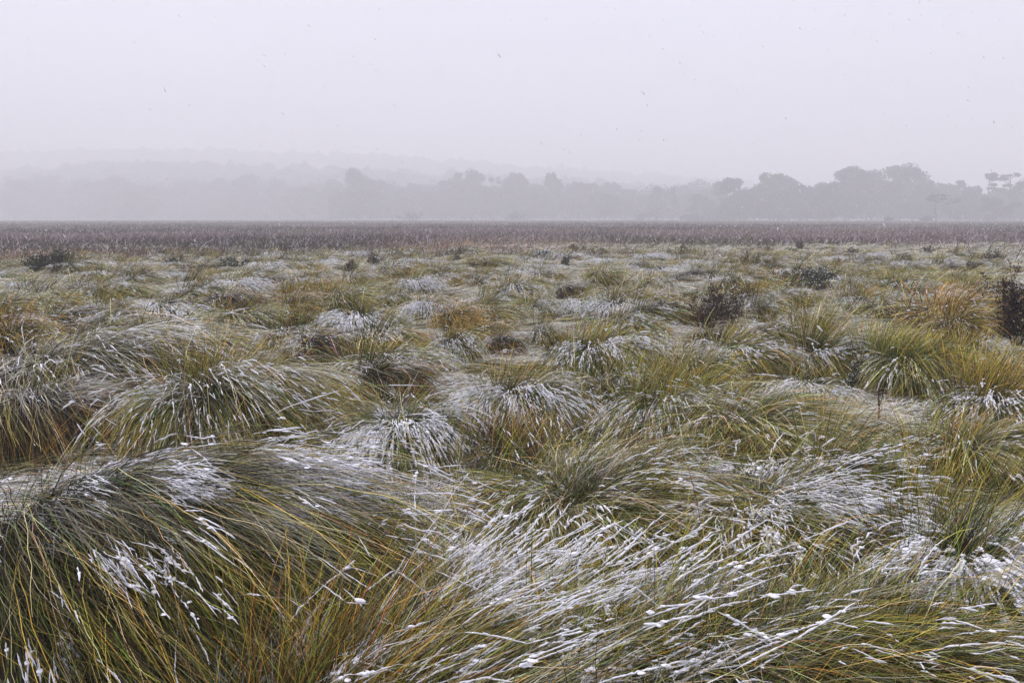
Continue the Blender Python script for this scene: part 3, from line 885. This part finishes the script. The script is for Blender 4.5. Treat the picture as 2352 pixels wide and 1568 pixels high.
hc = hc[:, None] * rng.uniform(.6, 1.5, (n, per, 1))
hc = np.where(rng.uniform(size=(n, per, 1)) < .14, np.array([.50, .47, .48]), hc)
A = Acc()
A.add(ribbons(P, wd, rng, 2.0), np.repeat(hc.reshape(-1, 3), 6, 0))
tag(link("heath", A.mesh("heath", M_TWIG)), kind="stuff")

# ------------------------------------------------------------------ shrubs
def build_shrub(seed, H, Wd, stems, depth, leaves, leaf, cb, cl, bare=0.0, tw=.006, lean=0.0, snow=0.0):
    rng = np.random.default_rng(seed)
    segs, tips = [], []
    def grow(p, d, L, r, k):
        m = 4
        pts = [p]
        for i in range(m - 1):
            d = norm(d + rng.normal(size=3) * .16 + np.array([lean * .1, 0, .05]))
            pts.append(pts[-1] + d * L / (m - 1))
        segs.append((np.array(pts), r))
        if k >= depth - 1: tips.append((np.array(pts)))
        if k < depth:
            for j in range(rng.integers(2, 5)):
                q = pts[rng.integers(1, m)]
                grow(q, norm(d + rng.normal(size=3) * .55), L * rng.uniform(.5, .8), r * .62, k + 1)
    for s_ in range(stems):
        a = rng.uniform(0, 2 * math.pi); t_ = rng.uniform(.05, 1)
        d = norm(np.array([math.cos(a) * t_ * Wd / H * .8 + lean, math.sin(a) * t_ * Wd / H * .8, 1.0]))
        grow(np.array([math.cos(a) * .05 * Wd, math.sin(a) * .05 * Wd, 0.0]), d, H * rng.uniform(.4, .62), tw, 0)
    P = np.stack([s_[0] for s_ in segs]); r = np.array([s_[1] for s_ in segs])[:, None] * np.array([1, .9, .8, .65])[None]
    # fit into its box
    zz = np.percentile(P[..., 2], 99); P[..., 2] *= H / zz
    ww = np.percentile(np.abs(P[..., :2]), 98); P[..., :2] *= Wd / 2 / ww
    P[..., 2] = np.maximum(P[..., 2], .0)
    B = Acc(); c = np.array(cb) * rng.uniform(.6, 1.4, (len(P), 1))
    B.add(tubes(P, np.maximum(r, tw * .3), 3), np.repeat(c, 12, 0))
    out = {'branches': (B, M_TWIG)}
    if leaves:
        k = rng.integers(0, len(P), leaves)
        k = np.where(np.array([segs[i][1] for i in k]) > tw * .7, rng.integers(0, len(P), leaves), k)
        q = P[k, rng.integers(1, 4, leaves)] + rng.normal(size=(leaves, 3)) * leaf * .5
        dd = norm(rng.normal(size=(leaves, 3)) + np.array([0, 0, .5]))
        LP = np.stack([q, q + dd * leaf * .5, q + dd * leaf], 1)
        lw = leaf * np.array([.15, .42, .1])[None] * rng.uniform(.7, 1.3, (leaves, 1))
        lc = np.array(cl) * rng.uniform(.5, 1.6, (leaves, 1)) * (1 + .15 * rng.normal(size=(leaves, 3)))
        A = Acc(); A.add(ribbons(LP, lw, rng, 1.2), np.repeat(lc.clip(.005, 1), 6, 0))
        out['foliage'] = (A, M_TWIG)
    if snow:
        ns = int(snow)
        k = rng.integers(0, len(P), ns)
        q = P[k, rng.integers(1, 4, ns)]
        q = q[q[:, 2] > H * .25]
        A = Acc(); A.add(lumps(q + np.array([0, 0, .004]), rng.uniform(.4, 1.0, len(q)) * tw * 2.2, rng))
        out['snow_clumps'] = (A, M_SNOW)
    return out

for k, (px, py, hp, wp, st, dp, lv, lf, cb, cl, label, sn, nm) in enumerate(SHR):
    c = at(px, py, 0.05)
    dist = math.hypot(c.x, c.y)
    H, Wd = hp * dist / F0, wp * dist / F0
    root = link(nm, None, None, (c.x, c.y, float(ground_z(c.x, c.y))))
    tag(root, label, "shrub" if nm != "seedling" else "seedling")
    for pn, (A_, M_) in build_shrub(300 + k, H, Wd, st, dp, lv, lf, cb, cl, tw=max(.006, .00055 * dist), lean=.12, snow=sn).items():
        tag(link(pn, A_.mesh(pn, M_, pn == 'snow_clumps'), root), kind="stuff" if pn == 'snow_clumps' else None)

SMALL = []
for q_ in range(5):
    SMALL.append([(pn, A_.mesh(pn, M_)) for pn, (A_, M_) in build_shrub(700 + q_, .5, .7, 8, 3, 800, .06, DK, [(.05, .04, .03), (.06, .035, .03), (.04, .045, .03), (.07, .05, .045), (.045, .035, .032)][q_], tw=.014, lean=.1).items()])
rng = np.random.default_rng(55)
for q_ in range(40):
    d = rng.uniform(23, 44); a = rng.uniform(-.64, .64)
    x, y = d * math.sin(a), d * math.cos(a)
    t_ = int(rng.integers(5))
    root = link("heath_shrub", None, None, (x, y, float(ground_z(x, y)) - .02))
    root.rotation_euler = (0, 0, rng.uniform(0, 6)); w_ = rng.uniform(.4, 1.0); root.scale = (w_, w_, rng.uniform(.45, 1.0))
    tag(root, ["small brown heath shrub among many where grass gives way to heath", "small reddish heath shrub among many where grass gives way to heath", "small dark green heath shrub among many where grass gives way to heath",
               "small grey pink heath shrub among many where grass gives way to heath", "small blackish heath shrub among many where grass gives way to heath"][t_], "shrub",
        ["brown", "reddish", "dark green", "grey pink", "blackish"][t_] + " heath shrubs at the grass edge")
    for pn, me in SMALL[t_]: link(pn, me, root)

# ------------------------------------------------------------------ trees
def build_tree(seed, H, Wd, kind):
    """trunk with limbs and a crown of leaf clumps; kind: dense, open, umbrella, conic"""
    rng = np.random.default_rng(seed)
    T = Acc(); Cn = Acc()
    nseg = 8
    z0 = {'dense': .14, 'open': .45, 'umbrella': .72, 'conic': .15}[kind]
    ax = np.cumsum(rng.normal(size=(nseg, 2)) * .012 * H, 0)
    tp = np.concatenate([ax - ax[0], np.linspace(-.1, H * .93, nseg)[:, None]], 1)
    r0 = H * (.022 if kind != 'umbrella' else .014)
    T.add(tubes(tp[None], (r0 * np.linspace(1, .25, nseg))[None], 7))
    nl = {'dense': 20, 'open': 9, 'umbrella': 7, 'conic': 16}[kind]
    clump = []
    for i in range(nl):
        f = z0 + (.97 - z0) * (i + rng.uniform()) / nl
        b0 = np.array([np.interp(f * H, tp[:, 2], tp[:, j]) for j in range(3)])
        an = rng.uniform(0, 2 * math.pi)
        if kind == 'dense':   reach = Wd / 2 * math.sqrt(max(.08, 1 - ((f - .58) / .48) ** 2)) * rng.uniform(.35, 1.15)
        elif kind == 'conic': reach = Wd / 2 * (1.15 - f) * rng.uniform(.7, 1.0)
        else:                 reach = Wd / 2 * rng.uniform(.35, 1.0)
        up = {'dense': .35, 'open': .55, 'umbrella': .25, 'conic': .1}[kind]
        e = b0 + np.array([math.cos(an), math.sin(an), up]) * reach
        e[2] = min(e[2], H * .98)
        m_ = (b0 + e) / 2 + np.array([0, 0, -.05 * reach])
        T.add(tubes(np.stack([b0, m_, e])[None], np.array([[r0 * .5, r0 * .36, r0 * .16]]), 5))
        for q, wgt in ((e, 1.0), (m_ * .45 + e * .55 + np.array([0, 0, .04 * H]), .8)):
            if kind in ('open', 'umbrella') and wgt < 1 and rng.uniform() < .5: continue
            clump.append((q, wgt))
    clump.append((tp[-1] + np.array([0, 0, .02 * H]), .9))
    cs = {'dense': .20, 'open': .12, 'umbrella': .17, 'conic': .15}[kind] * Wd
    fl = {'dense': .85, 'open': .5, 'umbrella': .32, 'conic': .6}[kind]
    per = {'dense': 300, 'open': 110, 'umbrella': 160, 'conic': 120}[kind]
    for q, wgt in clump:
        wgt = wgt * rng.uniform(.55, 1.25)
        k = int(per * wgt)
        v = norm(rng.normal(size=(k, 3))) * rng.uniform(.25, 1, (k, 1)) ** .5
        c = q + v * np.array([cs, cs, cs * fl]) * wgt * rng.uniform(.8, 1.25)
        lf = rng.uniform(.35, .75, k) * (H / 16) ** .5
        dd = norm(rng.normal(size=(k, 3)))
        LP = np.stack([c - dd * lf[:, None] * .5, c, c + dd * lf[:, None] * .5], 1)
        lc = np.array([.045, .055, .036]) * rng.uniform(.5, 1.6) * rng.uniform(.6, 1.4, (k, 1))
        Cn.add(ribbons(LP, lf[:, None] * np.array([.25, .7, .2])[None], rng, 1.5), np.repeat(lc, 6, 0))
    return T.mesh("trunk", M_BARK, True), Cn.mesh("crown", M_TREE)

TREE = {}
for kd, seeds in (('dense', (1, 2, 3, 4)), ('open', (5, 6)), ('umbrella', (7, 8)), ('conic', (9,))):
    for j, s_ in enumerate(seeds):
        TREE[kd, j] = build_tree(900 + s_, 16.0, {'dense': 12.0, 'open': 9.0, 'umbrella': 7.0, 'conic': 7.0}[kd], kd)

TD = 1.45                                     # how much farther off the wood stands than its row numbers
def tree(kd, j, px, top, wpx, dist, label, group=None, rz=0.0):
    dist = dist * TD * (1.04 if dist >= 300 else 1.0)
    x = (px - 1176) / F0 * dist
    y = math.sqrt(max(1, dist ** 2 - 0))
    hh = (500 - top) / F0 * dist + EYE
    bw = {'dense': 12.0, 'open': 9.0, 'umbrella': 7.0, 'conic': 7.0}[kd]
    root = link("gum_tree", None, None, (x, y, float(ground_z(x, y)) - .1))
    sw = wpx / F0 * dist / bw
    root.scale = (sw, sw, hh / 16.0); root.rotation_euler = (0, 0, rz)
    tag(root, label, "tree", group)
    t_, c_ = TREE[kd, j % len([k for k in TREE if k[0] == kd])]
    link("trunk", t_, root); link("crown", c_, root)

TR = [
    ('umbrella', 0, 2140, 449, 62, 205, "lone slender tree with a flat topped crown standing in front of the wood"),
    ('umbrella', 1, 2172, 456, 34, 215, "smaller faint flat topped tree just beside the lone slender one"),
    ('open', 0, 2252, 404, 62, 255, "open crowned gum with gaps of sky, slimmer of the two tallest by the frame edge"),
    ('open', 1, 2308, 400, 74, 255, "tall spreading open gum with layered branches nearest the frame edge"),
    ('dense', 0, 2056, 394, 92, 270, "tall round headed tree, highest dome of the wood"),
    ('dense', 1, 1932, 397, 110, 275, "broad flat headed tree, tallest of the middle of the wood"),
    ('dense', 2, 1992, 404, 84, 285, "tree filling the dip between the flat headed and the round headed one"),
    ('dense', 3, 1770, 409, 84, 275, "rounded tree standing up near the outer end of the wood"),
    ('dense', 1, 1682, 417, 76, 270, "outermost rounded tree where the wood drops towards the hazy gap"),
    ('dense', 2, 1726, 436, 70, 268, "low tree between the outermost rounded one and the next dome"),
    ('dense', 0, 1832, 434, 84, 268, "low wide tree on the hazy side of the broad flat headed one"),
    ('dense', 3, 1880, 428, 74, 262, "low tree under the shoulder of the broad flat headed one"),
    ('conic', 0, 2118, 417, 52, 280, "pointed tree beside the highest dome"),
    ('dense', 1, 2160, 428, 62, 285, "low round tree behind the lone slender one"),
    ('conic', 0, 2192, 416, 56, 275, "pointed dark tree between the lone slender one and the open gums"),
    ('dense', 2, 2215, 436, 60, 262, "low tree at the foot of the first open gum"),
    ('dense', 0, 2344, 424, 60, 262, "tree cut by the frame edge behind the open gums"),
    ('dense', 3, 2270, 458, 66, 235, "low dark bushy tree under the open gums"),
    ('dense', 3, 828, 400, 62, 330, "faint tall tree with a narrow head rising alone from the pale line"),
    ('open', 0, 1052, 402, 46, 330, "faint tall gum starting the even row in the haze"),
    ('dense', 0, 1096, 405, 50, 335, "faint rounded tree second in the even hazy row"),
    ('open', 1, 1130, 410, 44, 335, "faint ragged tree third in the even hazy row"),
    ('dense', 2, 1190, 410, 58, 335, "faint broad tree in the middle of the even hazy row"),
    ('dense', 3, 1270, 409, 40, 330, "faint thin tree poking above the end of the even hazy row"),
    ('dense', 1, 1506, 436, 40, 300, "dark pointed small tree in the hazy gap, first of a pair"),
    ('conic', 0, 1540, 432, 36, 300, "dark pointed small tree in the hazy gap, second of a pair"),
    ('dense', 2, 1600, 452, 60, 295, "low round tree at the outer foot of the wood"),
]
for k, (kd, j, px, top, wpx, dist, label) in enumerate(TR):
    tree(kd, j, px, top, wpx, dist, label, None, k * 1.3)
rng = np.random.default_rng(21)
def row(n, x0, x1, t0, t1, w0, w1, d0, d1, label, group):
    for i in range(n):
        px = x0 + (x1 - x0) * (i + rng.uniform(.1, .9)) / n
        tree('dense', int(rng.integers(4)), px, rng.uniform(t0, t1), rng.uniform(w0, w1), rng.uniform(d0, d1), label, group, rng.uniform(0, 6))
row(16, 1640, 2380, 440, 468, 46, 72, 256, 282, "grey tree in the lower storey of the wood", "lower trees of the wood")
row(24, 780, 1420, 420, 448, 44, 66, 325, 360, "faint grey tree in the even hazy row", "trees of the even hazy row")
row(14, 1380, 1680, 440, 466, 40, 60, 310, 350, "pale low tree in the hazy gap", "trees of the hazy gap")
row(26, -160, 800, 412, 452, 56, 84, 370, 430, "very faint tree on the wide hazy slope", "trees of the hazy slope")
row(10, 2380, 2800, 415, 450, 56, 84, 262, 300, "grey tree carrying the wood on past the open gums", "trees past the open gums")
for px, top, wpx, label in ((945, 489, 60, "far dark low bush standing before the hazy row, first of three"), (1192, 488, 60, "far dark low bush under the middle of the hazy row"),
                            (1482, 484, 84, "far long dark low bush under the hazy gap"), (2030, 502, 20, "tiny dark bush on the rim of the heath before the wood"),
                            (2117, 501, 26, "small dark bush on the rim of the heath near the lone slender tree")):
    dist = 400 if top < 495 else 300
    x = (px - 1176) / F0 * dist
    hh = (503 - top) / F0 * dist + EYE
    root = link("far_bush", None, None, (x, dist, 0)); tag(root, label, "bush")
    parts = build_shrub(int(px), hh, wpx / F0 * dist, 12, 3, 2200, .34, DK, (.04, .045, .034), tw=.05)
    for pn, (A_, M_) in parts.items(): link(pn, A_.mesh(pn, M_), root)

# understorey that closes the wood: leaf clumps nobody could count
def understorey(x0, x1, dist, deep, hpx, n, seed):
    rng = np.random.default_rng(seed)
    px = rng.uniform(x0, x1, n)
    dd = dist + rng.uniform(0, deep, n)
    dd = dd * TD * (1.04 if dist >= 300 else 1.0)
    hpx = hpx * np.interp(px, [1560, 1640, 1720, 1900, 2060, 2190, 2230, 2400], [.10, .40, .95, 1.1, 1.1, .8, .5, .7]) if x1 > 2352 else hpx
    hm = hpx / F0 * dd * (.55 + .7 * noise(np.stack([px * .02, dd * .05], -1), seed))
    c = np.stack([(px - 1176) / F0 * dd, dd, hm * rng.uniform(.02, 1, n) ** .8 + .2], -1)
    lf = rng.uniform(.7, 1.5, n)
    ax = norm(rng.normal(size=(n, 3)))
    LP = np.stack([c - ax * lf[:, None] * .5, c, c + ax * lf[:, None] * .5], 1)
    return ribbons(LP, lf[:, None] * np.array([.3, .8, .25])[None], rng, 1.5), np.repeat(np.array([.045, .052, .038]) * rng.uniform(.5, 1.5, (n, 1)), 6, 0)
A = Acc()
for args in ((1560, 2900, 268, 34, 80, 44000, 1), (760, 1660, 335, 40, 74, 42000, 2), (-700, 800, 385, 50, 84, 42000, 3)):
    A.add(*understorey(*args))
tag(link("forest", A.mesh("forest", M_TREE)), kind="stuff")

# ------------------------------------------------------------------ falling snow
rng = np.random.default_rng(33)
n = 90000
d = 3.6 + 58 * rng.uniform(size=n) ** .62
a = rng.uniform(-.75, .75, n)
zz = rng.uniform(.15, 1, n) * 0 + rng.uniform(0, 1, n) * (1.6 + d * .33) + .25
C = np.stack([d * np.sin(a), d * np.cos(a), zz], -1)
size = rng.uniform(.0014, .0032, n) * (1 + (rng.uniform(size=n) < .05) * .8)
ex = rng.uniform(1.5, 4.5, n)
B = ICO_V[None] * (1 + .35 * rng.uniform(-1, 1, (n, 12, 1))) * np.stack([size * .8, size * .8, size * ex], -1)[:, None]
tl = R_(38) + rng.normal(size=n) * .25
bx = B[..., 0] * np.cos(tl)[:, None] - B[..., 2] * np.sin(tl)[:, None]
bz = B[..., 0] * np.sin(tl)[:, None] + B[..., 2] * np.cos(tl)[:, None]
V = np.stack([bx, B[..., 1], bz], -1) + C[:, None]
Fk = (ICO_F[None] + (np.arange(n) * 12)[:, None, None]).reshape(-1, 3)
tag(link("falling_snow", make_mesh("falling_snow", V, [Fk], M_FLAKE, None, True)), kind="stuff")

# ------------------------------------------------------------------ air thick with snow
hz = bpy.data.materials.new("snowy_air")
hz.use_nodes = True
t = hz.node_tree
t.nodes.clear()
oo = t.nodes.new("ShaderNodeOutputMaterial")
pv = t.nodes.new("ShaderNodeVolumePrincipled")
pv.inputs["Color"].default_value = (.98, .98, .985, 1)
pv.inputs["Density"].default_value = 0.00255
pv.inputs["Anisotropy"].default_value = 0.0
t.links.new(pv.outputs[0], oo.inputs["Volume"])
lo, hi = (-1490, -300, -3), (1490, 1490, 116)
v = np.array([[x, y, z] for z in (lo[2], hi[2]) for y in (lo[1], hi[1]) for x in (lo[0], hi[0])], float)
f = np.array([[0, 2, 3, 1], [4, 5, 7, 6], [0, 1, 5, 4], [2, 6, 7, 3], [0, 4, 6, 2], [1, 3, 7, 5]])
tag(link("haze", make_mesh("haze", v, [f], hz)), kind="stuff")
